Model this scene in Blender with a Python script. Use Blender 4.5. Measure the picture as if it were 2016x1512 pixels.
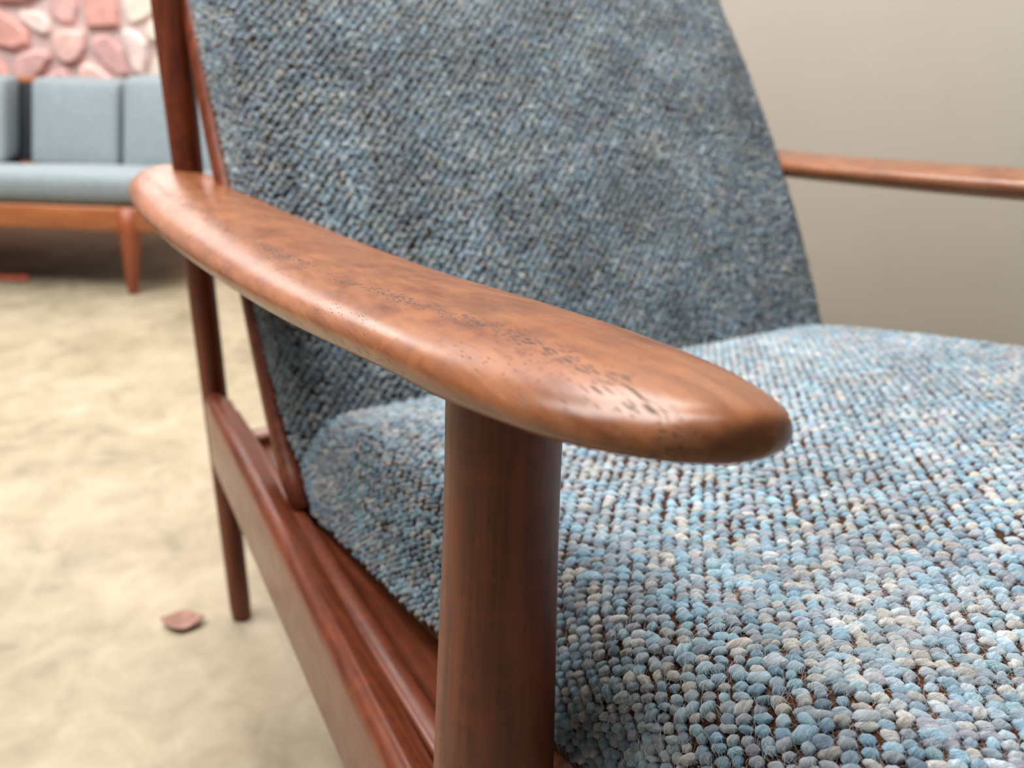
import bpy, bmesh, math, random
import numpy as np
from mathutils import Vector, Matrix

random.seed(7)
rng = np.random.default_rng(11)
scene = bpy.context.scene
for o in list(bpy.data.objects):
    bpy.data.objects.remove(o)

# ------------------------------------------------------------------ camera, world, lights, exposure
CAM_POS = np.array((-.1369, -.2449, .6767))
YAW, PITCH, ROLL, FPX = 29.673, 23.594, 1.9535, 1738.5
def camera():
    y, p, r = map(math.radians, (YAW, PITCH, ROLL))
    fw = np.array((math.sin(y)*math.cos(p), math.cos(y)*math.cos(p), -math.sin(p)))
    rt = np.array((math.cos(y), -math.sin(y), 0))
    up = np.cross(rt, fw)
    rt2 = math.cos(r)*rt + math.sin(r)*up
    up2 = -math.sin(r)*rt + math.cos(r)*up
    cd = bpy.data.cameras.new('camera')
    cd.sensor_width = 36
    cd.lens = 36*FPX/2016
    cd.clip_start = .01
    cd.dof.use_dof = True
    cd.dof.focus_distance = .315
    cd.dof.aperture_fstop = 9.5
    cd.dof.aperture_blades = 0
    co = bpy.data.objects.new('camera', cd)
    scene.collection.objects.link(co)
    m = Matrix([[rt2[i], up2[i], -fw[i], CAM_POS[i]] for i in range(3)] + [[0, 0, 0, 1]])
    co.matrix_world = m
    scene.camera = co
camera()

world = bpy.data.worlds.new('world')
scene.world = world
world.use_nodes = True
world.node_tree.nodes['Background'].inputs[0].default_value = (.93, .96, 1.0, 1)
world.node_tree.nodes['Background'].inputs[1].default_value = .085

def area_light(name, loc, target, sx, sy, watts, color=(1, 1, 1)):
    ld = bpy.data.lights.new(name, 'AREA')
    ld.shape = 'RECTANGLE'
    ld.size, ld.size_y = sx, sy
    ld.energy = watts
    ld.color = color
    lo = bpy.data.objects.new(name, ld)
    scene.collection.objects.link(lo)
    lo.location = loc
    lo.rotation_euler = (Vector(target)-Vector(loc)).to_track_quat('-Z', 'Y').to_euler()
    return lo
area_light('ceiling_light', (.35, 1.70, 2.7), (.35, 1.70, 0), 1.2, 1.5, 55, (1, .97, .94))
area_light('ceiling_light', (-.55, .60, 2.7), (-.55, .60, 0), 1.2, 1.5, 70, (1, .97, .94))
_r, _d = math.radians(YAW), 2.72                            # unseen area light added before the stone wall for the armrest highlight
_wx = CAM_POS[0]+math.cos(_r)*-1.27+math.sin(_r)*_d
_wy = CAM_POS[1]-math.sin(_r)*-1.27+math.cos(_r)*_d
area_light('arm_highlight_light', (_wx, _wy, 1.45), (_wx-math.sin(_r), _wy-math.cos(_r), 1.40), .8, .8, 11, (1, .98, .96))
area_light('ceiling_light', (-1.6, 1.30, 2.7), (-1.6, 1.30, 0), 1.2, 1.5, 55, (1, .97, .94))

scene.view_settings.view_transform = 'Standard'
scene.view_settings.look = 'None'
scene.view_settings.gamma = 1
scene.view_settings.use_curve_mapping = False
scene.view_settings.exposure = 0.35

# ------------------------------------------------------------------ helpers
COL = scene.collection
def new_mesh(name, verts, faces, smooth=True):
    me = bpy.data.meshes.new(name)
    me.from_pydata([tuple(map(float, v)) for v in verts], [], faces)
    me.update()
    if smooth:
        me.polygons.foreach_set('use_smooth', [True]*len(me.polygons))
    return me

def np_mesh(name, verts, quads, smooth=True, tris=None):
    me = bpy.data.meshes.new(name)
    nv, nq = len(verts), len(quads)
    nt = 0 if tris is None else len(tris)
    me.vertices.add(nv)
    me.vertices.foreach_set('co', np.asarray(verts, np.float32).ravel())
    loops = np.asarray(quads, np.int32).ravel()
    starts = np.arange(nq, dtype=np.int32)*4
    if nt:
        loops = np.concatenate([loops, np.asarray(tris, np.int32).ravel()])
        starts = np.concatenate([starts, nq*4+np.arange(nt, dtype=np.int32)*3])
    me.loops.add(len(loops))
    me.loops.foreach_set('vertex_index', loops)
    me.polygons.add(nq+nt)
    me.polygons.foreach_set('loop_start', starts)
    me.update(calc_edges=True)
    if smooth:
        me.polygons.foreach_set('use_smooth', np.ones(nq+nt, bool))
    return me

def link(name, me, mat=None, parent=None, loc=(0, 0, 0)):
    o = bpy.data.objects.new(name, me)
    COL.objects.link(o)
    if parent:
        o.parent = parent
    o.location = loc
    if mat and me and not me.materials:
        me.materials.append(mat)
    return o

def thing(name, label, cat, loc=(0, 0, 0), rz=0, group=None):
    o = bpy.data.objects.new(name, None)
    o.empty_display_size = .1
    COL.objects.link(o)
    o.location = loc
    o.rotation_euler = (0, 0, rz)
    o['label'] = label
    o['category'] = cat
    if group:
        o['group'] = group
    return o

def tube_mesh(name, path, radii, n=28, cap=True, flat=None):
    """Round bar along a path; rounded ends; radii may be (rx, ry) pairs in the frame given by flat."""
    path = [Vector(p) for p in path]
    V, Fc = [], []
    N = len(path)
    for i, p in enumerate(path):
        t = (path[min(i+1, N-1)]-path[max(i-1, 0)]).normalized()
        ref = Vector(flat) if flat else (Vector((1, 0, 0)) if abs(t.x) < .8 else Vector((0, 1, 0)))
        a = (ref-t*ref.dot(t)).normalized()
        b = t.cross(a)
        r = radii[i]
        ra, rb = r if isinstance(r, tuple) else (r, r)
        for k in range(n):
            th = 2*math.pi*k/n
            V.append(p+a*ra*math.cos(th)+b*rb*math.sin(th))
    for i in range(N-1):
        for k in range(n):
            k2 = (k+1) % n
            Fc.append((i*n+k, i*n+k2, (i+1)*n+k2, (i+1)*n+k))
    if cap:
        Fc.append(tuple(range(n))[::-1])
        Fc.append(tuple((N-1)*n+k for k in range(n)))
    return new_mesh(name, V, Fc)

def interp(xs, ys):
    """smooth (Catmull/PCHIP-like) interpolation"""
    xs, ys = np.array(xs, float), np.array(ys, float)
    d = np.diff(ys)/np.diff(xs)
    m = np.zeros_like(ys)
    m[1:-1] = (d[:-1]+d[1:])/2
    m[0], m[-1] = d[0], d[-1]
    def f(x):
        x = np.clip(x, xs[0], xs[-1])
        i = np.clip(np.searchsorted(xs, x, side='right')-1, 0, len(xs)-2)
        h = xs[i+1]-xs[i]
        t = (x-xs[i])/h
        return ((2*t**3-3*t**2+1)*ys[i]+(t**3-2*t**2+t)*h*m[i]+(-2*t**3+3*t**2)*ys[i+1]+(t**3-t**2)*h*m[i+1])
    return f

def rounded_box(name, x0, x1, y0, y1, z0, z1, r=.004, seg=2):
    bm = bmesh.new()
    bmesh.ops.create_cube(bm, size=1)
    for v in bm.verts:
        v.co = Vector(((x0+x1)/2+v.co.x*(x1-x0), (y0+y1)/2+v.co.y*(y1-y0), (z0+z1)/2+v.co.z*(z1-z0)))
    bmesh.ops.bevel(bm, geom=bm.edges[:], offset=r, segments=seg, profile=.5, affect='EDGES')
    me = bpy.data.meshes.new(name)
    bm.to_mesh(me)
    bm.free()
    me.polygons.foreach_set('use_smooth', [True]*len(me.polygons))
    return me

# ------------------------------------------------------------------ materials
def mat_new(name):
    m = bpy.data.materials.new(name)
    m.use_nodes = True
    nt = m.node_tree
    return m, nt, nt.nodes['Principled BSDF']

class NT:
    def __init__(s, nt):
        s.nt = nt
    def n(s, typ, **kw):
        nd = s.nt.nodes.new(typ)
        for k, v in kw.items():
            if k.startswith('i_'):
                key = k[2:]
                key = int(key) if key.isdigit() else key.replace('_', ' ')
                nd.inputs[key].default_value = v
            else:
                setattr(nd, k, v)
        return nd
    def l(s, a, b):
        s.nt.links.new(a, b)
    def ramp(s, src, stops):
        r = s.n('ShaderNodeValToRGB')
        el = r.color_ramp.elements
        while len(el) < len(stops):
            el.new(.5)
        for e, (p, c) in zip(el, stops):
            e.position = p
            e.color = (*c, 1) if len(c) == 3 else c
        s.l(src, r.inputs[0])
        return r
    def math(s, op, a, b=None, clamp=False):
        m = s.n('ShaderNodeMath', operation=op, use_clamp=clamp)
        for i, x in enumerate((a, b)):
            if x is None:
                continue
            if hasattr(x, 'is_linked'):
                s.l(x, m.inputs[i])
            else:
                m.inputs[i].default_value = x
        return m.outputs[0]
    def mix(s, fac, a, b, blend='MIX'):
        m = s.n('ShaderNodeMix', data_type='RGBA', blend_type=blend)
        for i, x in ((0, fac), (6, a), (7, b)):
            if hasattr(x, 'is_linked'):
                s.l(x, m.inputs[i])
            elif i == 0:
                m.inputs[0].default_value = x
            else:
                m.inputs[i].default_value = (*x, 1)
        return m.outputs[2]

def wood(name, axis, light=(.30, .118, .048), dark=(.135, .040, .016), pores=1.0, rough=.30, wear=0.0, spec=.5, streak=None):
    """oiled teak: growth layers, chatoyant cross bands, open pores as short dark dashes along the grain"""
    m, nt, bs = mat_new(name)
    g = NT(nt)
    tc = g.n('ShaderNodeTexCoord')
    mp = g.n('ShaderNodeMapping')   # brings the grain onto the local Z axis
    rot = {'Z': (0, 0, 0), 'Y': (math.radians(90-2.6), 0, 0), 'X': (0, math.radians(90), 0)}[axis]
    mp.inputs['Rotation'].default_value = rot
    g.l(tc.outputs['Object'], mp.inputs[0])
    P = mp.outputs[0]
    def scaled(sx, sy, sz):
        q = g.n('ShaderNodeMapping')
        q.inputs['Scale'].default_value = (sx, sy, sz)
        g.l(P, q.inputs[0])
        return q.outputs[0]
    # growth layers: distorted bands
    warp = g.n('ShaderNodeTexNoise', i_Scale=1.0, i_Detail=3.0)
    g.l(scaled(18, 18, 3.5), warp.inputs['Vector'])
    sep = g.n('ShaderNodeSeparateXYZ')
    g.l(P, sep.inputs[0])
    lay = g.math('ADD', g.math('MULTIPLY', sep.outputs[1], 75), g.math('MULTIPLY', sep.outputs[0], 22))
    lay = g.math('ADD', lay, g.math('MULTIPLY', warp.outputs[0], 5.5))
    band = g.math('MULTIPLY', g.math('ADD', g.math('SINE', g.math('MULTIPLY', lay, 6.283)), 1), .5)
    fine = g.n('ShaderNodeTexNoise', i_Scale=1.0, i_Detail=4.0, i_Roughness=.6)
    g.l(scaled(420, 420, 16), fine.inputs['Vector'])
    broad = g.n('ShaderNodeTexNoise', i_Scale=1.0, i_Detail=3.0)
    g.l(scaled(60, 60, 3.2), broad.inputs['Vector'])
    grain = g.n('ShaderNodeTexNoise', i_Scale=1.0, i_Detail=3.0, i_Roughness=.55)
    g.l(scaled(190, 190, 5), grain.inputs['Vector'])
    t = g.math('ADD', g.math('MULTIPLY', band, .10), g.math('MULTIPLY', fine.outputs[0], .40))
    t = g.math('ADD', t, g.math('MULTIPLY', broad.outputs[0], .30))
    t = g.math('ADD', t, g.math('MULTIPLY', grain.outputs[0], .42))
    mid = tuple((a+b)/2 for a, b in zip(light, dark))
    rp = g.ramp(t, [(.42, dark), (.60, mid), (.78, light)])
    col = rp.outputs[0]
    # chatoyant flecks across the grain
    fl = g.n('ShaderNodeTexNoise', i_Scale=1.0, i_Detail=2.0)
    g.l(scaled(70, 70, 130), fl.inputs['Vector'])
    flr = g.ramp(fl.outputs[0], [(.5, (0, 0, 0)), (.72, (1, 1, 1))])
    col = g.mix(g.math('MULTIPLY', flr.outputs[0], .35), col, (light[0]*1.25, light[1]*1.05, light[2]*.75))
    # pores
    vo = g.n('ShaderNodeTexVoronoi', feature='F1', i_Scale=1.0, i_Randomness=1.0)
    g.l(scaled(1550, 1550, 78), vo.inputs['Vector'])
    sc = g.n('ShaderNodeSeparateColor')
    g.l(vo.outputs['Color'], sc.inputs[0])
    msk = g.n('ShaderNodeTexNoise', i_Scale=1.0, i_Detail=2.0, i_Roughness=.5)
    g.l(scaled(80, 80, 4), msk.inputs['Vector'])
    mr = g.ramp(msk.outputs[0], [(.42, (.50, .50, .50)), (.60, (1, 1, 1))])
    dens = mr.outputs[0]
    if streak:                                           # one coarse early-wood streak running the length of the piece
        so_ = g.n('ShaderNodeSeparateXYZ')
        g.l(tc.outputs['Object'], so_.inputs[0])
        wob = g.n('ShaderNodeTexNoise', i_Scale=14.0, i_Detail=2.0)
        g.l(tc.outputs['Object'], wob.inputs['Vector'])
        xc = g.math('ADD', g.math('MULTIPLY', so_.outputs[1], streak[1]), streak[0])
        dx = g.math('SUBTRACT', so_.outputs[0], xc)
        dx = g.math('ADD', dx, g.math('MULTIPLY', g.math('SUBTRACT', wob.outputs[0], .5), .012))
        q = g.math('DIVIDE', dx, .0042)
        ga = g.math('POWER', 2.718, g.math('MULTIPLY', g.math('MULTIPLY', q, q), -1.0))
        dens = g.math('ADD', g.math('MULTIPLY', dens, .62), g.math('MULTIPLY', ga, .95))
    thr = g.math('MULTIPLY', g.math('MULTIPLY', sc.outputs[0], dens), .52*pores)
    pore = g.math('MULTIPLY', g.math('SUBTRACT', thr, vo.outputs['Distance']), 9.0, clamp=True)
    pore = g.math('MINIMUM', g.math('MAXIMUM', pore, 0.0), 1.0)
    col = g.mix(g.math('MULTIPLY', pore, .88), col, (.018, .008, .005))
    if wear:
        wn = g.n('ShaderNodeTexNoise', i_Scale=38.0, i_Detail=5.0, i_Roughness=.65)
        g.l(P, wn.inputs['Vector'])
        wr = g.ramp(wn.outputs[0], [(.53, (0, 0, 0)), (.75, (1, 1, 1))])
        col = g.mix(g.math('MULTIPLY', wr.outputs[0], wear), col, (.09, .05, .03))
    bs.inputs['Specular IOR Level'].default_value = spec
    g.l(col, bs.inputs['Base Color'])
    rn = g.n('ShaderNodeTexNoise', i_Scale=55.0, i_Detail=4.0)
    g.l(P, rn.inputs['Vector'])
    r = g.math('ADD', g.math('MULTIPLY', rn.outputs[0], .16), rough-.06)
    r = g.math('ADD', r, g.math('MULTIPLY', pore, .35))
    g.l(r, bs.inputs['Roughness'])
    h = g.math('SUBTRACT', g.math('MULTIPLY', fine.outputs[0], .25), pore)
    bp = g.n('ShaderNodeBump', i_Strength=.55, i_Distance=.00022)
    g.l(h, bp.inputs['Height'])
    g.l(bp.outputs[0], bs.inputs['Normal'])
    bs.inputs['Specular IOR Level'].default_value = .5
    return m

WOOD_Y = wood('teak_along_depth', 'Y', wear=.35, rough=.28)
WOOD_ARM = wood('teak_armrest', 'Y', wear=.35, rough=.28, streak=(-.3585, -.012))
WOOD_RAIL = wood('teak_rail', 'Y', light=(.22, .058, .025), dark=(.09, .019, .008), pores=.4, rough=.30)
WOOD_Z = wood('teak_upright_shaded', 'Z', light=(.20, .042, .010), dark=(.055, .008, .0016), pores=.45, rough=.44, wear=.15, spec=.16)  # same teak made darker, the uprights' shade put into its colour
WOOD_X = wood('teak_across', 'X', light=(.30, .105, .05), dark=(.15, .042, .02), pores=.5)
WOOD_SOFA = wood('sofa_teak', 'X', light=(.42, .15, .05), dark=(.22, .06, .02), pores=0, rough=.38)
WOOD_SOFA_Z = wood('sofa_teak_upright', 'Z', light=(.30, .08, .03), dark=(.18, .04, .015), pores=0, rough=.42)

def yarn_material(name):
    m, nt, bs = mat_new(name)
    g = NT(nt)
    at = g.n('ShaderNodeAttribute', attribute_name='yarn')
    tc = g.n('ShaderNodeTexCoord')
    fa = g.n('ShaderNodeAttribute', attribute_name='fibre')
    fn = g.n('ShaderNodeTexNoise', i_Scale=1.0, i_Detail=4.0, i_Roughness=.7)
    g.l(fa.outputs['Vector'], fn.inputs['Vector'])
    fr = g.ramp(fn.outputs[0], [(.30, (.50, .50, .53)), (.50, (1, 1, 1)), (.72, (1.45, 1.43, 1.38))])
    col = g.mix(1.0, at.outputs['Color'], fr.outputs[0], 'MULTIPLY')
    g.l(col, bs.inputs['Base Color'])
    bs.inputs['Roughness'].default_value = .95
    bs.inputs['Specular IOR Level'].default_value = .15
    bs.inputs['Sheen Weight'].default_value = .25
    bs.inputs['Sheen Roughness'].default_value = .5
    bp = g.n('ShaderNodeBump', i_Strength=.9, i_Distance=.0012)
    g.l(fn.outputs[0], bp.inputs['Height'])
    g.l(bp.outputs[0], bs.inputs['Normal'])
    return m
YARN = yarn_material('tweed_yarn')

def plain(name, col, rough=.8, spec=.3, noise=None, bump=None, coords='Object'):
    m, nt, bs = mat_new(name)
    g = NT(nt)
    bs.inputs['Roughness'].default_value = rough
    bs.inputs['Specular IOR Level'].default_value = spec
    tc = g.n('ShaderNodeTexCoord')
    if noise:
        sc, amt = noise
        nn = g.n('ShaderNodeTexNoise', i_Scale=sc, i_Detail=6.0, i_Roughness=.65)
        g.l(tc.outputs[coords], nn.inputs['Vector'])
        rp = g.ramp(nn.outputs[0], [(.3, tuple(c*(1-amt) for c in col)), (.7, tuple(min(1, c*(1+amt)) for c in col))])
        g.l(rp.outputs[0], bs.inputs['Base Color'])
    else:
        bs.inputs['Base Color'].default_value = (*col, 1)
    if bump:
        sc, dist = bump
        bn = g.n('ShaderNodeTexNoise', i_Scale=sc, i_Detail=5.0)
        g.l(tc.outputs[coords], bn.inputs['Vector'])
        bp = g.n('ShaderNodeBump', i_Strength=.6, i_Distance=dist)
        g.l(bn.outputs[0], bp.inputs['Height'])
        g.l(bp.outputs[0], bs.inputs['Normal'])
    return m
WARP = plain('brown_warp_ground', (.060, .022, .009), .95, .1, (600, .5), (900, .0006))
WALL_BEIGE = plain('beige_painted_wall', (.50, .475, .43), .75, .25, (1.2, .05), (60, .0006))

def concrete():
    m, nt, bs = mat_new('beige_concrete')
    g = NT(nt)
    tc = g.n('ShaderNodeTexCoord')
    a = g.n('ShaderNodeTexNoise', i_Scale=2.6, i_Detail=7.0, i_Roughness=.62)
    b = g.n('ShaderNodeTexNoise', i_Scale=13.0, i_Detail=8.0, i_Roughness=.7, i_Distortion=.6)
    for x in (a, b):
        g.l(tc.outputs['Object'], x.inputs['Vector'])
    t = g.math('ADD', g.math('MULTIPLY', a.outputs[0], .55), g.math('MULTIPLY', b.outputs[0], .45))
    rp = g.ramp(t, [(.36, (.185, .16, .108)), (.46, (.30, .255, .172)), (.55, (.375, .322, .226)), (.66, (.46, .41, .305))])
    g.l(rp.outputs[0], bs.inputs['Base Color'])
    st = g.n('ShaderNodeTexNoise', i_Scale=5.5, i_Detail=4.0)
    g.l(tc.outputs['Object'], st.inputs['Vector'])
    rr = g.ramp(st.outputs[0], [(.3, (.38, .38, .38)), (.7, (.62, .62, .62))])
    g.l(rr.outputs[0], bs.inputs['Roughness'])
    bp = g.n('ShaderNodeBump', i_Strength=.2, i_Distance=.002)
    g.l(b.outputs[0], bp.inputs['Height'])
    g.l(bp.outputs[0], bs.inputs['Normal'])
    bs.inputs['Specular IOR Level'].default_value = .35
    return m
CONCRETE = concrete()

# ------------------------------------------------------------------ setting
VA = math.radians(YAW)                                  # the sofa and its wall face along this heading
R_AX = Vector((math.cos(VA), -math.sin(VA), 0))
D_AX = Vector((math.sin(VA), math.cos(VA), 0))
ORG = Vector((CAM_POS[0], CAM_POS[1], 0))
def rd(r, d, z=0.0):                                    # along the stone wall, towards it, up
    return ORG + R_AX*r + D_AX*d + Vector((0, 0, z))

fl = link('floor', rounded_box('floor', -3.2, 1.40, -2.2, 3.9, -.06, 0, .002, 1), CONCRETE)
fl['kind'] = 'structure'
wr = link('wall_right', rounded_box('wall_right', 1.40, 1.50, -2.2, 3.9, -.06, 2.9, .003, 1), WALL_BEIGE)
wr['kind'] = 'structure'

WALL_D = 2.86
MORTAR = plain('pale_mortar', (.78, .64, .62), .95, .1, (25, .12), (70, .004))
wl = link('wall_back', rounded_box('wall_back', -2.9, .30, 0, .22, -.02, 2.9, .004, 1), MORTAR)
wl.location = rd(0, WALL_D)
wl.rotation_euler = (0, 0, -VA)
wl['kind'] = 'structure'

def stone_mat(name, col):
    return plain(name, col, .9, .15, (22, .20), (40, .004))
STONES = {'rust': stone_mat('rust_red_stone', (.46, .23, .21)), 'salmon': stone_mat('salmon_stone', (.72, .38, .33)),
          'pink': stone_mat('pink_stone', (.80, .53, .48)), 'rose': stone_mat('rose_stone', (.68, .42, .40)),
          'pale': stone_mat('pale_pink_stone', (.88, .70, .65)), 'cream': stone_mat('cream_stone', (.90, .77, .66))}

def voronoi_stones():
    S = WALL_D/FPX
    seeds = []                                           # stones one can make out above the sofa
    def px(u, v): return ((u-1008)*S*.915, .635-(v-2)*S*.86)
    for u, v, k in [(28, -8, 'rust'), (30, 52, 'pale'), (86, 22, 'rose'), (88, 98, 'pink'), (8, 82, 'salmon'), (22, 122, 'rose'),
                    (168, 22, 'salmon'), (172, 108, 'rose'), (245, 20, 'cream'), (270, 60, 'cream'), (232, 95, 'pale'), (285, 118, 'cream'),
                    (350, 30, 'pink'), (385, 105, 'rose'), (130, 160, 'pink'), (60, 175, 'rose'), (330, 165, 'pale')]:
        r, z = px(u, v)
        seeds.append((r, z, k))
    near = [(s[0], s[1]) for s in seeds]
    keys = ['salmon', 'pink', 'rose', 'pale', 'cream', 'rust', 'rose', 'pink']
    z = .10
    row = 0
    while z < 1.75:
        r = -2.8 + (row % 2)*.09
        while r < .25:
            a, b = r+random.uniform(-.045, .045), z+random.uniform(-.035, .035)
            if all(math.hypot(a-p, b-q) > .105 for p, q in near):
                seeds.append((a, b, random.choice(keys)))
            r += .185
        z += .15
        row += 1
    pts = np.array([(s[0], s[1]) for s in seeds])
    for i, (cx, cz, k) in enumerate(seeds):
        poly = [(-2.88, .02), (.28, .02), (.28, 1.9), (-2.88, 1.9)]
        d = np.hypot(pts[:, 0]-cx, pts[:, 1]-cz)
        for j in np.argsort(d)[1:14]:
            mx, mz = (cx+pts[j, 0])/2, (cz+pts[j, 1])/2
            nx, nz = pts[j, 0]-cx, pts[j, 1]-cz
            ln = math.hypot(nx, nz)
            nx, nz = nx/ln, nz/ln
            c = nx*mx+nz*mz-.010                         # half a joint
            out = []
            for q in range(len(poly)):
                p0, p1 = poly[q], poly[(q+1) % len(poly)]
                d0, d1 = p0[0]*nx+p0[1]*nz-c, p1[0]*nx+p1[1]*nz-c
                if d0 <= 0:
                    out.append(p0)
                if (d0 < 0) != (d1 < 0):
                    t = d0/(d0-d1)
                    out.append((p0[0]+(p1[0]-p0[0])*t, p0[1]+(p1[1]-p0[1])*t))
            poly = out
            if len(poly) < 3:
                break
        if len(poly) < 3:
            continue
        rnd = []                                         # cut the corners round
        n = len(poly)
        for q in range(n):
            p0, p1, p2 = poly[q-1], poly[q], poly[(q+1) % n]
            rnd.append((p1[0]*.72+p0[0]*.28, p1[1]*.72+p0[1]*.28))
            rnd.append((p1[0]*.72+p2[0]*.28, p1[1]*.72+p2[1]*.28))
        n = len(rnd)
        gx, gz = sum(p[0] for p in rnd)/n, sum(p[1] for p in rnd)/n
        dep = random.uniform(.014, .030)
        V = [(x, .01, zz) for x, zz in rnd] + [(x, -dep*.6, zz) for x, zz in rnd]
        V += [(gx+(x-gx)*.84, -dep, gz+(zz-gz)*.84) for x, zz in rnd]
        Fc = []
        for lv in range(2):
            for q in range(n):
                q2 = (q+1) % n
                Fc.append((lv*n+q, lv*n+q2, (lv+1)*n+q2, (lv+1)*n+q))
        Fc.append(tuple(2*n+q for q in range(n)))
        link('stone', new_mesh('stone', V, Fc, False), STONES[k], wl)
voronoi_stones()

# ------------------------------------------------------------------ armchair: frame
BASE = Vector((.334, .28, 0))
W = .668
chair = thing('armchair', 'teak armchair in close-up with rounded paddle arms and woven blue tweed seat and back', 'armchair', BASE)
def cpart(name, me, mat, label=None, parent=None):
    me.transform(Matrix.Translation(-BASE))
    o = link(name, me, mat, parent or chair)
    if label:
        o['label'] = label
    return o

zc_f = interp([-.14, -.12, 0, .125, .25, .4, .55, .66, .76], [.5875, .5845, .5675, .548, .532, .516, .503, .499, .496])
inner_f = interp([-.121, -.1195, -.114, -.103, -.080, -.03, .02, .1, .25, .4, .58, .66, .70, .725, .738],
                 [.0015, .0075, .0140, .0195, .0265, .033, .036, .037, .040, .042, .043, .036, .026, .012, -.004])
outer_f = interp([-.121, -.1195, -.114, -.103, -.087, -.06, .02, .115, .25, .4, .55, .64, .69, .72, .738],
                 [.0005, -.0085, -.0185, -.0275, -.0352, -.0405, -.045, -.0475, -.050, -.052, -.051, -.047, -.038, -.024, -.008])
def arm_mesh(name, mirror=False):
    ys = np.concatenate([-.121+.03*(1-np.cos(np.linspace(0, math.pi/2, 16))), np.linspace(-.085, .64, 90),
                         .738-.09*(1-np.cos(np.linspace(math.pi/2, 0, 16)))])
    n = 56
    V, Fc = [], []
    for y in ys:
        a, b = float(outer_f(y)), float(inner_f(y))
        cx, hw = (a+b)/2, max((b-a)/2, .0004)
        z = float(zc_f(y))+.002
        tk = float(np.interp(y, [-.09, -.03, .22], [.0108, .0125, .0142]))*min(1, (max(hw, .001)/.030))**.5
        up, dn = tk*float(np.interp(y, [-.09, 0, .22], [1.22, 1.05, 1.0])), tk*float(np.interp(y, [-.09, -.03], [.9, 1.0]))
        tilt = float(np.interp(y, [-.1, 0, .16, .3], [.045, .045, .0, -.02]))
        dn *= float(np.interp(y, [-.12, -.08, -.03], [.68, .78, 1.0]))
        for k in range(n):
            th = 2*math.pi*k/n
            c, s = math.cos(th), math.sin(th)
            e = 2/(2.0 if s > 0 else 2.3)
            x = cx+hw*math.copysign(abs(c)**e, c)
            h = up if s > 0 else dn
            zz = z+h*math.copysign(abs(s)**(2/(2.1 if s > 0 else 2.25)), s)
            # the top slopes down a little to the inside, as the shaped arm does
            zz -= (x-cx)*tilt
            V.append((W-x if mirror else x, y, zz))
    N = len(ys)
    for i in range(N-1):
        for k in range(n):
            k2 = (k+1) % n
            f = (i*n+k, i*n+k2, (i+1)*n+k2, (i+1)*n+k)
            Fc.append(f if not mirror else f[::-1])
    c0, c1 = tuple(range(n))[::-1], tuple((N-1)*n+k for k in range(n))
    Fc += [c0 if not mirror else c0[::-1], c1 if not mirror else c1[::-1]]
    # winding outward
    me = new_mesh(name, V, Fc)
    bm = bmesh.new()
    bm.from_mesh(me)
    bmesh.ops.recalc_face_normals(bm, faces=bm.faces)
    bm.to_mesh(me)
    bm.free()
    return me
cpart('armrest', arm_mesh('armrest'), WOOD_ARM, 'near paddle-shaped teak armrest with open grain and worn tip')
cpart('armrest', arm_mesh('armrest', True), WOOD_Y, 'far teak armrest seen edge-on')

def front_leg(x, name='front_leg'):
    zs = [0, .002, .02, .15, .25, .31, .36, .42, .48, .52, .545, .556, .560]
    rs = [.012, .0135, .0145, .0215, .0265, .0278, .0262, .0242, .0221, .0211, .0208, .0203, .0190]
    f = interp(zs, rs)
    z = np.concatenate([[0, .002, .006], np.linspace(.02, .54, 40), [.548, .553, .557, .560]])
    sgn = 1 if x < .3 else -1
    return tube_mesh(name, [(x-sgn*.004*0, 0, q) for q in z], [float(f(q)) for q in z], 40)
cpart('front_leg', front_leg(0.0), WOOD_Z, 'near front leg, a thick turned teak post')
cpart('front_leg', front_leg(W), WOOD_Z)

prof_y = lambda z: .4252+.6023*(z-.4)+.6291*(z-.4)**2
def rear_leg(x):
    sgn = 1 if x < .3 else -1
    pts, rs = [], []
    for z in np.concatenate([[0, .003], np.linspace(.02, .86, 40), [.868, .873]]):
        y = .6362+.045*z + (0 if z < .76 else 1.2*(z-.76)**2)
        r = np.interp(z, [0, .003, .02, .3, .5, .7, .86, .868, .873], [.0095, .0112, .0118, .0130, .0140, .0170, .0175, .015, .009])
        pts.append((x+sgn*.006*max(0, z-.45)/.25, y+.02*min(1, max(0, (z-.48)/.2)), z))
        rs.append(float(r))
    return tube_mesh('rear_leg', pts, rs, 32)
cpart('rear_leg', rear_leg(.010), WOOD_Z)
cpart('rear_leg', rear_leg(W-.010), WOOD_Z)

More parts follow.
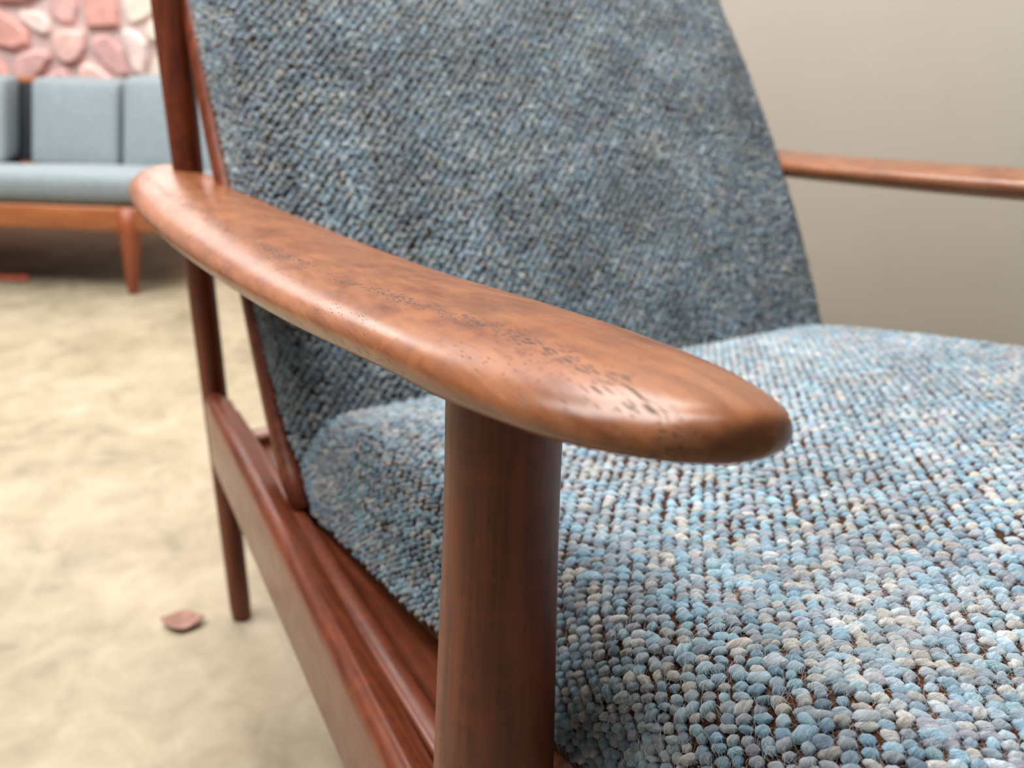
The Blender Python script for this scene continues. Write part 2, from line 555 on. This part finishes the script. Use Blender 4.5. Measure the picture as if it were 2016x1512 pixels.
def rail_mesh(mirror=False):
    """side rail: flat outer face, rounded top; section swept from rear leg to front post"""
    ys = np.linspace(.628, .012, 24)
    V, Fc = [], []
    sec = []
    def arc(cx, cz, r, a0, a1, n):
        return [(cx+r*math.cos(math.radians(a)), cz+r*math.sin(math.radians(a))) for a in np.linspace(a0, a1, n)]
    # unit section: u across (0 outer .. 1 inner side), in metres; z relative to the top edge
    wdt, hgt = .027, .084
    sec += arc(.010, -.011, .010, 180, 75, 8)
    sec += arc(wdt-.006, -.0155, .006, 75, 0, 5)
    sec += arc(wdt-.003, -hgt+.003, .003, 0, -90, 3)
    sec += arc(.004, -hgt+.004, .004, -90, -180, 4)
    n = len(sec)
    for y in ys:
        f = (.628-y)/.616
        x0 = -.004-.020*f
        zt = .292+.028*f
        for u, z in sec:
            x = x0+u
            V.append((W-x if mirror else x, y, zt+z+.002))
    for i in range(len(ys)-1):
        for k in range(n):
            k2 = (k+1) % n
            f = (i*n+k, (i+1)*n+k, (i+1)*n+k2, i*n+k2)
            Fc.append(f[::-1] if mirror else f)
    Fc += [tuple(range(n)), tuple((len(ys)-1)*n+k for k in range(n))[::-1]]
    me = new_mesh('side_rail', V, Fc)
    bm = bmesh.new()
    bm.from_mesh(me)
    bmesh.ops.recalc_face_normals(bm, faces=bm.faces)
    bm.to_mesh(me)
    bm.free()
    return me
cpart('side_rail', rail_mesh(), WOOD_RAIL, 'near side rail with a rounded glossy top edge')
cpart('side_rail', rail_mesh(True), WOOD_RAIL)

def slanted_bar(name, p0, p1, wx, wz, mat, label=None, r=.003):
    """rectangular bar with eased edges from p0 to p1; wx is its width along X (or Y for bars along X)"""
    p0, p1 = Vector(p0), Vector(p1)
    t = p1-p0
    L = t.length
    me = rounded_box(name, -wx/2, wx/2, -wz/2, wz/2, 0, L, r, 2)
    t.normalize()
    a = Vector((1, 0, 0)) if abs(t.x) < .8 else Vector((0, 1, 0))
    a = (a-t*a.dot(t)).normalized()
    b = t.cross(a)
    M = Matrix([[a[i], b[i], t[i], p0[i]] for i in range(3)] + [[0, 0, 0, 1]])
    me.transform(M)
    return cpart(name, me, mat, label)
# inner ledge that carries the seat cushion
slanted_bar('seat_ledge', (.016, .60, .272), (.014, .02, .300), .016, .022, WOOD_RAIL, 'thin ledge strip along the inside of the near rail')
slanted_bar('seat_ledge', (W-.016, .60, .272), (W-.014, .02, .300), .016, .022, WOOD_RAIL)
slanted_bar('seat_board', (.055, .57, .262), (.055, .02, .292), .075, .012, WOOD_RAIL, 'red-brown board under the seat cushion beside the rail')
slanted_bar('seat_board', (W-.055, .57, .262), (W-.055, .02, .292), .075, .012, WOOD_RAIL)
slanted_bar('cross_rail', (.02, .03, .315), (W-.02, .03, .315), .024, .045, WOOD_X)
slanted_bar('cross_rail', (.02, .55, .255), (W-.02, .55, .255), .024, .045, WOOD_X)
# back frame stiles
def stile(mirror=False):
    pts = [(.022, .368, .290), (.022, .392, .303), (.0225, .424, .330), (.024, .470, .385), (.0265, .512, .435), (.029, .605, .547),
           (.032, .680, .666), (.040, .790, .78), (.050, .90, .90)]
    f = [interp([p[2] for p in pts], [p[q] for p in pts]) for q in (0, 1)]
    zs_ = np.linspace(.290, .90, 40)
    P_ = [(float(f[0](z)), float(f[1](z)), z) for z in zs_]
    if mirror:
        P_ = [(W-x, y, z) for x, y, z in P_]
    return cpart('back_stile', tube_mesh('back_stile', P_, [(.0085, .014)]*len(P_), 16, True, (1, 0, 0)), WOOD_Z)
stile()
stile(True)
slanted_bar('back_bracket', (.012, .665, .845), (.046, .865, .86), .014, .03, WOOD_Y)
slanted_bar('back_bracket', (W-.012, .665, .845), (W-.046, .865, .86), .014, .03, WOOD_Y)
slanted_bar('crest_rail', (.030, .90, .90), (W-.030, .90, .90), .022, .05, WOOD_X)

# ------------------------------------------------------------------ armchair: tweed cushions
PAL = np.array([(.235, .42, .56), (.30, .50, .62), (.20, .30, .40), (.44, .49, .53), (.56, .52, .46), (.36, .35, .41),
                (.27, .46, .54), (.30, .36, .42), (.60, .58, .55), (.16, .23, .32), (.40, .52, .60)])
PAL = (PAL*.84+np.array((.36, .43, .47))*.16)*1.12
PW = np.array([.15, .15, .08, .16, .10, .08, .06, .08, .07, .03, .12])
PAL_SHADED = np.array([(.15, .24, .32), (.20, .29, .36), (.12, .18, .25), (.27, .32, .35), (.33, .33, .29), (.22, .24, .27),
                  (.17, .24, .25), (.21, .26, .27), (.42, .40, .36), (.10, .14, .20), (.25, .33, .39)])

PAL_SHADED = PAL_SHADED*.6+PAL_SHADED.mean(0)*.4  # same tweed as the seat; the back's shade is put into these colours

def edge_table(R, H, p=2.3, n=400):
    """superelliptic cushion edge: arc length -> (inset from the rim, height share)"""
    th = np.linspace(0, math.pi/2, n)
    x = R*(1-np.cos(th)**(2/p))
    z = np.sin(th)**(2/p)
    d = np.concatenate([[0], np.cumsum(np.hypot(np.diff(x), np.diff(z)*H))])
    return d, x, z
class Axis1:
    """one direction of a cushion: arc length s -> (coordinate, height share)"""
    def __init__(s, c0, c1, R0, R1, H):
        s.a = edge_table(R0, H)
        s.b = edge_table(R1, H)
        s.c0, s.c1, s.R0, s.R1 = c0, c1, R0, R1
        s.flat = (c1-R1)-(c0+R0)
        s.la, s.lb = s.a[0][-1], s.b[0][-1]
        s.total = s.la+s.flat+s.lb
    def at(s, q):
        q = np.asarray(q, float)
        c = np.where(q < s.la, s.c0+np.interp(q, s.a[0], s.a[1]),
                     np.where(q < s.la+s.flat, s.c0+s.R0+(q-s.la), s.c1-np.interp(s.total-q, s.b[0], s.b[1])))
        f = np.where(q < s.la, np.interp(q, s.a[0], s.a[2]), np.where(q < s.la+s.flat, 1.0, np.interp(s.total-q, s.b[0], s.b[2])))
        return c, f

# seat: rises towards the front
SEAT_H, SEAT_LOW = .078, .022
seat_x = Axis1(.028, .640, .050, .050, SEAT_H)
seat_y = Axis1(-.200, .412, .060, .014, SEAT_H)
def seat_top(x, y):
    y2 = np.maximum(y, -.10)
    z = .3545+.21*(.398-y2) - .9*np.minimum(0, y+.10)**2
    z = z+.009*(1-np.exp(-np.maximum(0, .398-y2)/.06))
    return z
def seat_P(s, t, low=False, off=0.0):
    x, fx = seat_x.at(s)
    y, fy = seat_y.at(t)
    x = x+.009*(1-np.clip((y+.05)/.22, 0, 1))*(1-np.clip((x-.03)/.10, 0, 1))
    f = fx*fy
    zm = seat_top(x, y)-SEAT_H
    if low:
        return np.stack([x, y, zm-SEAT_LOW*f], -1)
    return np.stack([x, y, zm+SEAT_H*f], -1)
# back: follows the curved profile
BACK_H, BACK_LOW = .045, .035
zz = np.linspace(.27, .98, 600)
def prof2(z):
    return np.where(z < .80, prof_y(z), prof_y(.80)+(z-.80)*1.0)
yy = prof2(zz)
_arc = np.concatenate([[0], np.cumsum(np.hypot(np.diff(yy), np.diff(zz)))])
back_x = Axis1(.0225, W-.0225, .038, .038, BACK_H)
back_t = Axis1(0, float(_arc[-1]), .03, .05, BACK_H)
def back_P(s, t, low=False):
    x, fx = back_x.at(s)
    q, ft = back_t.at(t)
    z = np.interp(q, _arc, zz)
    x = W/2+(x-W/2)*(1-.026*np.clip((z-.30)/.37, 0, 1.6))  # narrower towards the top
    y = np.interp(q, _arc, yy)-.02*np.clip((z-.36)/.31, 0, 1.5)
    e = .002
    dy = (np.interp(q+e, _arc, yy)-np.interp(q-e, _arc, yy))
    dz = (np.interp(q+e, _arc, zz)-np.interp(q-e, _arc, zz))
    ln = np.hypot(dy, dz)+1e-9
    ny, nz = -dz/ln, dy/ln                                # towards the sitter
    ny, nz = ny, nz
    f = fx*ft
    h = (BACK_H*(f-1)) if not low else (-BACK_H-BACK_LOW*f)
    return np.stack([x, y+ny*h, z+nz*h], -1)

def cushion_mesh(name, P, S, T, ns, ntt):
    s = np.linspace(0, S, ns)
    t = np.linspace(0, T, ntt)
    ss, tt = np.meshgrid(s, t, indexing='ij')
    A = P(ss, tt).reshape(-1, 3)
    B = P(ss, tt, True).reshape(-1, 3)
    idx = np.arange(ns*ntt).reshape(ns, ntt)
    q = np.stack([idx[:-1, :-1], idx[1:, :-1], idx[1:, 1:], idx[:-1, 1:]], -1).reshape(-1, 4)
    me = np_mesh(name, np.concatenate([A, B]), np.concatenate([q, q[:, ::-1]+ns*ntt]))
    bm = bmesh.new()
    bm.from_mesh(me)
    bmesh.ops.remove_doubles(bm, verts=bm.verts, dist=1e-5)
    bmesh.ops.recalc_face_normals(bm, faces=bm.faces)
    bm.to_mesh(me)
    bm.free()
    return me

def nub_proto(nu, nv, seed):
    """one float of slub yarn: fat in the middle, twisted plies, rounded ends"""
    r = np.random.default_rng(seed)
    ph = r.uniform(0, 6.28, 4)
    u = np.linspace(-1, 1, nu)
    V = []
    for a in u:
        prof = max(0, 1-abs(a)**2.0)**.62
        for k in range(nv):
            th = 2*math.pi*k/nv
            rr = prof*(1+.10*math.sin(3*(th+a*1.5)+ph[0])+.06*math.sin(5*th-4*a+ph[1])+.05*math.sin(2*th+7*a+ph[2]))
            V.append((a, rr*math.cos(th), rr*math.sin(th)))
    idx = np.arange(nu*nv).reshape(nu, nv)
    nx = np.roll(idx, -1, 1)
    q = np.stack([idx[:-1], nx[:-1], nx[1:], idx[1:]], -1).reshape(-1, 4)
    return np.array(V), q[:, ::-1]

ANG = math.radians(42)
E2 = np.array((math.sin(ANG), math.cos(ANG)))            # warp columns
E1 = np.array((math.cos(ANG), -math.sin(ANG)))           # length of each float
PITCH1, PITCH2 = .0080, .0050

def value_noise(p, scale, seed):
    r = np.random.default_rng(seed)
    G = r.random((64, 64))
    q = p*scale
    i = np.floor(q).astype(int)
    f = q-i
    f = f*f*(3-2*f)
    g = lambda a, b: G[a % 64, b % 64]
    return ((g(i[:, 0], i[:, 1])*(1-f[:, 0])+g(i[:, 0]+1, i[:, 1])*f[:, 0])*(1-f[:, 1]) +
            (g(i[:, 0], i[:, 1]+1)*(1-f[:, 0])+g(i[:, 0]+1, i[:, 1]+1)*f[:, 0])*f[:, 1])

def weave(P, ax_s, ax_t, pal, seed, fill=1.0, patchy=.24, t_min=0.0, fine=1.0):
    r = np.random.default_rng(seed)
    S, T = ax_s.total, ax_t.total
    L = (S+T)
    pt1, pt2 = PITCH1*fine, PITCH2*fine
    n1, n2 = int(L/pt1)+4, int(L/pt2)+4
    i, j = np.meshgrid(np.arange(-n1, n1), np.arange(-n2, n2), indexing='ij')
    a = i*pt1
    b = (j+.5*(i % 2))*pt2
    a = a+r.normal(0, .0007, a.shape)
    b = b+r.normal(0, .0005, b.shape)
    st = np.stack([a.ravel()*E1[0]+b.ravel()*E2[0]+S/2, a.ravel()*E1[1]+b.ravel()*E2[1]+T/2], -1)
    jj = j.ravel()
    ok = (st[:, 0] > .002) & (st[:, 0] < S-.002) & (st[:, 1] > t_min) & (st[:, 1] < T-.002)
    st, jj = st[ok], jj[ok]
    e = .002
    C = P(st[:, 0], st[:, 1])
    ds = P(st[:, 0]+e, st[:, 1])-P(st[:, 0]-e, st[:, 1])
    dt = P(st[:, 0], st[:, 1]+e)-P(st[:, 0], st[:, 1]-e)
    nrm = np.cross(ds, dt)
    nrm /= np.linalg.norm(nrm, axis=1)[:, None]+1e-12
    tw = r.normal(-.10, .24, len(st))
    ca, sa = np.cos(tw), np.sin(tw)
    d1 = E1[0]*ca-E1[1]*sa
    d2 = E1[1]*ca+E1[0]*sa
    tx = ds*d1[:, None]+dt*d2[:, None]
    tx /= np.linalg.norm(tx, axis=1)[:, None]+1e-12
    ty = np.cross(nrm, tx)
    # melange colour: floats of one pick share a drift, patches lean to one hue
    k = r.choice(len(PW), len(st), p=PW/PW.sum())
    col = pal[k]
    drift = value_noise(st, 55, seed+1)[:, None]
    patch = value_noise(st, 18, seed+2)[:, None]
    col = col*(.80+.40*drift)*(1-patchy/2+patchy*patch)
    warm = np.clip((value_noise(st, 26, seed+3)[:, None]-.62)*3, 0, 1)
    col = col*(1-warm*.35)+warm*.35*pal[4]
    col = np.clip(col*r.uniform(.80, 1.22, (len(st), 1)), 0, .9)
    size = np.stack([r.normal(.0041, .0007, len(st)), r.normal(.0027, .0004, len(st)), r.normal(.0025, .0003, len(st))], -1)
    size[:, :2] *= fill
    size *= fine
    slub = r.random(len(st)) < .06
    size[slub] *= np.array((1.45, 1.15, 1.2))
    C = C + nrm*(size[:, 2:3]*.35)
    return st, C, tx, ty, nrm, size, col

def nub_mesh(name, sel, data, protos, seed):
    st, C, tx, ty, nrm, size, col = [d[sel] for d in data]
    r = np.random.default_rng(seed)
    which = r.integers(0, len(protos), len(C))
    VV, QQ, CC, FB = [], [], [], []
    base = 0
    for w, (pv, pq) in enumerate(protos):
        m = which == w
        if not m.any():
            continue
        s = size[m]
        lo = pv[None]*s[:, None, :]
        v = C[m][:, None]+lo[..., 0:1]*tx[m][:, None]+lo[..., 1:2]*ty[m][:, None]+lo[..., 2:3]*nrm[m][:, None]
        n = len(s)
        v = v+r.normal(0, .00008, v.shape[:2]+(1,))*(v-C[m][:, None])/.0026
        VV.append(v.reshape(-1, 3))
        q = pq[None]+(np.arange(n)*len(pv))[:, None, None]+base
        QQ.append(q.reshape(-1, 4))
        c = col[m][:, None, :]*np.ones((1, len(pv), 1))
        # plies of two shades twisted in one yarn
        ply = .90+.2*(np.sin(3*np.arctan2(pv[:, 2], pv[:, 1])+5*pv[:, 0]) > 0)
        c = c*ply[None, :, None]
        CC.append(c.reshape(-1, 3))
        th = np.arctan2(pv[:, 2], pv[:, 1])+1.6*pv[:, 0]     # fibres run in a twist round the yarn
        fb = np.stack([pv[:, 0]*.8, np.cos(th)*6.5, np.sin(th)*6.5], -1)[None]+r.uniform(-50, 50, (n, 1, 3))
        FB.append(fb.reshape(-1, 3))
        base += n*len(pv)
    V, Q, Cc = np.concatenate(VV), np.concatenate(QQ), np.concatenate(CC)
    me = np_mesh(name, V, Q)
    at = me.attributes.new('yarn', 'FLOAT_COLOR', 'POINT')
    at.data.foreach_set('color', np.concatenate([Cc, np.ones((len(Cc), 1))], 1).astype(np.float32).ravel())
    fa = me.attributes.new('fibre', 'FLOAT_VECTOR', 'POINT')
    fa.data.foreach_set('vector', np.concatenate(FB).astype(np.float32).ravel())
    return me

def fuzz_mesh(name, C, nrm, tx, ty, col, n, seed, keep):
    """loose fibres standing off the yarn"""
    r = np.random.default_rng(seed)
    idx = r.choice(np.flatnonzero(keep), n)
    V, Q, K = [], [], []
    seg = 5
    for m, i in enumerate(idx):
        p = C[i]+nrm[i]*.0022+tx[i]*r.normal(0, .003)+ty[i]*r.normal(0, .0025)
        d = nrm[i]*r.uniform(.1, .7)+tx[i]*r.normal(0, .8)+ty[i]*r.normal(0, .8)
        d /= np.linalg.norm(d)
        bend = (tx[i]*r.normal(0, 1)+ty[i]*r.normal(0, 1)-nrm[i]*.5)*r.uniform(.2, .9)
        L = r.uniform(.0025, .008)
        w = 6e-5
        b0 = len(V)
        for q in range(seg):
            f = q/(seg-1)
            c = p+(d*f+bend*f*f)*L
            ww = w*(1-.6*f)
            for th in (0, 2.094, 4.189):
                V.append(c+(tx[i]*math.cos(th)+nrm[i]*math.sin(th))*ww)
                K.append(col[i]*1.15)
        for q in range(seg-1):
            for h in range(3):
                h2 = (h+1) % 3
                Q.append((b0+q*3+h, b0+q*3+h2, b0+(q+1)*3+h2, b0+(q+1)*3+h))
    me = np_mesh(name, np.array(V), np.array(Q))
    at = me.attributes.new('yarn', 'FLOAT_COLOR', 'POINT')
    K = np.clip(np.array(K), 0, .9)
    at.data.foreach_set('color', np.concatenate([K, np.ones((len(K), 1))], 1).astype(np.float32).ravel())
    return me

FINE = [nub_proto(10, 11, q) for q in range(8)]
COARSE = [nub_proto(5, 5, 20+q) for q in range(4)]

seat = cpart('seat_cushion', cushion_mesh('seat_cushion', seat_P, seat_x.total, seat_y.total, 90, 90), WARP)
seat['label'] = 'thick seat cushion in light blue and grey nubby tweed'
back = cpart('back_cushion', cushion_mesh('back_cushion', back_P, back_x.total, back_t.total, 80, 100), WARP)
back['label'] = 'tall curved back cushion in the same blue tweed, with shade put into its colour'
def sub(name, me, parent):
    me.transform(Matrix.Translation(-BASE))
    o = link(name, me, YARN, parent)
    o['kind'] = 'stuff'
    return o
sd = weave(seat_P, seat_x, seat_y, PAL, 5, fine=.82)
near = np.linalg.norm(sd[1]-CAM_POS, axis=1)
sub('woven_yarn', nub_mesh('woven_yarn', near < .45, sd, FINE, 1), seat)
sub('woven_yarn', nub_mesh('woven_yarn', near >= .45, sd, COARSE, 2), seat)
sub('loose_fibre', fuzz_mesh('loose_fibre', sd[1], sd[4], sd[2], sd[3], sd[6], 17000, 3, near < .43), seat)
bd = weave(back_P, back_x, back_t, PAL_SHADED*1.24, 8, 1.12, .6, 0.0, .84)
sub('woven_yarn', nub_mesh('woven_yarn', np.ones(len(bd[0]), bool), bd, COARSE, 4), back)

# ------------------------------------------------------------------ sofa behind
SOFA_D = 2.005
sofa = thing('sofa', 'low grey-blue sofa with separate back cushions on a red-brown wooden frame by the stone wall', 'sofa',
             rd(-1.40, SOFA_D), -VA)
SOFA_FABRIC = plain('sofa_tweed', (.225, .265, .285), .95, .15, (160, .22), (400, .001))
def sofa_pillow(name, x0, x1, y0, y1, z0, z1, r, lean=0.0, crown=.012, parent=None):
    me = rounded_box(name, x0, x1, y0, y1, z0, z1, r, 4)
    bm = bmesh.new()
    bm.from_mesh(me)
    bmesh.ops.subdivide_edges(bm, edges=[e for e in bm.edges if e.calc_length() > .08], cuts=6, use_grid_fill=True)
    cx, cy, cz = (x0+x1)/2, (y0+y1)/2, (z0+z1)/2
    for v in bm.verts:
        a = max(0, 1-((v.co.x-cx)/((x1-x0)/2))**2)
        b = max(0, 1-((v.co.z-cz)/((z1-z0)/2))**2)
        c = max(0, 1-((v.co.y-cy)/((y1-y0)/2))**2)
        if z1-z0 > y1-y0:
            v.co.y += (1 if v.co.y > cy else -1)*crown*a*b
        else:
            v.co.z += (1 if v.co.z > cz else -1)*crown*a*c
        v.co.y += (v.co.z-z0)*lean
    bm.normal_update()
    bm.to_mesh(me)
    bm.free()
    me.polygons.foreach_set('use_smooth', [True]*len(me.polygons))
    return link(name, me, SOFA_FABRIC, parent or sofa)
X0 = 1.40                                               # local x = r + X0
def sx(r): return r+X0
RIGHT, LEFT = -.80, -2.02
# seat cushions on a wooden seat frame
def sink(o):                                             # the seat falls towards the back
    for v in o.data.vertices:
        v.co.z -= .155*max(0, v.co.y-.03)
sink(sofa_pillow('seat_cushion', sx(-1.362), sx(RIGHT+.02), -.005, .50, .212, .281, .026))
sink(sofa_pillow('seat_cushion', sx(LEFT+.02), sx(-1.369), -.005, .50, .212, .281, .026))
for a, b in ((-1.078, -.81), (-1.340, -1.098), (-1.655, -1.412), (-1.97, -1.667)):
    top = .449 if a > -1.2 else .437
    sofa_pillow('back_cushion', sx(a), sx(b), .43-(.028 if a > -1.2 else 0), .525, .215, top, .018, .36, .010)
me = rounded_box('back_lining', sx(LEFT)+.03, sx(RIGHT)-.03, .535, .541, .20, .415, .002)
for v in me.vertices:
    v.co.y += (v.co.z-.215)*.36
link('back_lining', me, plain('dark_lining', (.03, .035, .04), .95, .1), sofa)
link('front_rail', rounded_box('front_rail', sx(LEFT), sx(RIGHT), .0, .026, .152, .209, .006), WOOD_SOFA, sofa)
link('rear_rail', rounded_box('rear_rail', sx(LEFT), sx(RIGHT), .53, .556, .152, .209, .006), WOOD_SOFA, sofa)
for r in (LEFT+.02, RIGHT-.02):
    link('side_rail', rounded_box('side_rail', sx(r)-.012, sx(r)+.012, .02, .54, .155, .207, .005), WOOD_SOFA, sofa)
me = rounded_box('crest_rail', sx(LEFT), sx(RIGHT), .625, .648, .395, .428, .006)
link('crest_rail', me, WOOD_SOFA, sofa)
for r in (LEFT+.05, -1.41, RIGHT-.03):
    b = tube_mesh('back_post', [(sx(r), .545, .16), (sx(r), .640, .42)], [.013, .011], 14)
    link('back_post', b, WOOD_SOFA_Z, sofa)
for r in (-.900, LEFT+.10):
    s = 1 if r > -1.4 else -1
    link('leg', tube_mesh('leg', [(sx(r)-.010*s*-1*0+.0*s, .016, .205), (sx(r)-.004*s, .014, .15), (sx(r)-.013*s, .006, .004), (sx(r)-.013*s, .006, 0)],
                          [.027, .025, .0115, .010], 18), WOOD_SOFA_Z, sofa)
    link('leg', tube_mesh('leg', [(sx(r)-.07*s, .54, .205), (sx(r)-.07*s, .545, .15), (sx(r)-.07*s, .56, .004), (sx(r)-.07*s, .56, 0)],
                          [.025, .023, .0115, .010], 18), WOOD_SOFA_Z, sofa)
me = rounded_box('seat_base', sx(LEFT)+.03, sx(RIGHT)-.03, .03, .52, .197, .205, .003)
o = link('seat_base', me, plain('black_webbing', (.02, .02, .022), .9), sofa)
sink(o)

# ------------------------------------------------------------------ floor clutter
RUG = plain('red_rug_wool', (.50, .12, .08), .95, .1, (60, .3), (200, .002))
rug_o = rd(-1.07, 2.02)
def rug():
    bm = bmesh.new()
    pts = [(-.125, .055), (-.145, .095), (-1.2, .12), (-1.15, .075)]
    lo = [bm.verts.new((x, y, .0005)) for x, y in pts]
    hi = [bm.verts.new((x, y, .008)) for x, y in pts]
    bm.faces.new(lo[::-1])
    bm.faces.new(hi)
    for q in range(4):
        q2 = (q+1) % 4
        bm.faces.new((lo[q], lo[q2], hi[q2], hi[q]))
    bmesh.ops.recalc_face_normals(bm, faces=bm.faces)
    bmesh.ops.bevel(bm, geom=bm.edges[:], offset=.003, segments=2, affect='EDGES')
    me = bpy.data.meshes.new('rug')
    bm.to_mesh(me)
    bm.free()
    return me
ro = link('rug', rug(), RUG, None, rug_o)
ro.rotation_euler = (0, 0, -VA)
ro['label'] = 'edge of a thin red rug on the floor in front of the sofa'
ro['category'] = 'rug'

def scrap():
    n, m = 9, 7
    V = []
    for i in range(n):
        for j in range(m):
            u, v = i/(n-1)*2-1, j/(m-1)*2-1
            wdt = (1-abs(u)**1.6)*.82+.10
            x = u*.020
            y = v*.011*wdt
            z = .0012+.0055*(abs(u)**2)+.0035*v*v*(1-abs(u))+.0006*math.sin(5*u+3*v)
            V.append((x, y, z))
    Fc = [(i*m+j, (i+1)*m+j, (i+1)*m+j+1, i*m+j+1) for i in range(n-1) for j in range(m-1)]
    me = new_mesh('dry_leaf', V, Fc)
    bm = bmesh.new()
    bm.from_mesh(me)
    bmesh.ops.recalc_face_normals(bm, faces=bm.faces)
    geo = bmesh.ops.solidify(bm, geom=bm.faces[:], thickness=.0008)
    bm.to_mesh(me)
    bm.free()
    return me
so = link('floor_scrap', scrap(), plain('pinkish_scrap', (.27, .15, .115), .8, .3, (150, .35), (300, .0006)), None, (-.053, .652, .0005))
so.rotation_euler = (0, 0, -.42)
so.scale = (1.22, 1.75, 1.5)
so['label'] = 'small curled pinkish-brown scrap lying on the bare floor'
so['category'] = 'scrap'
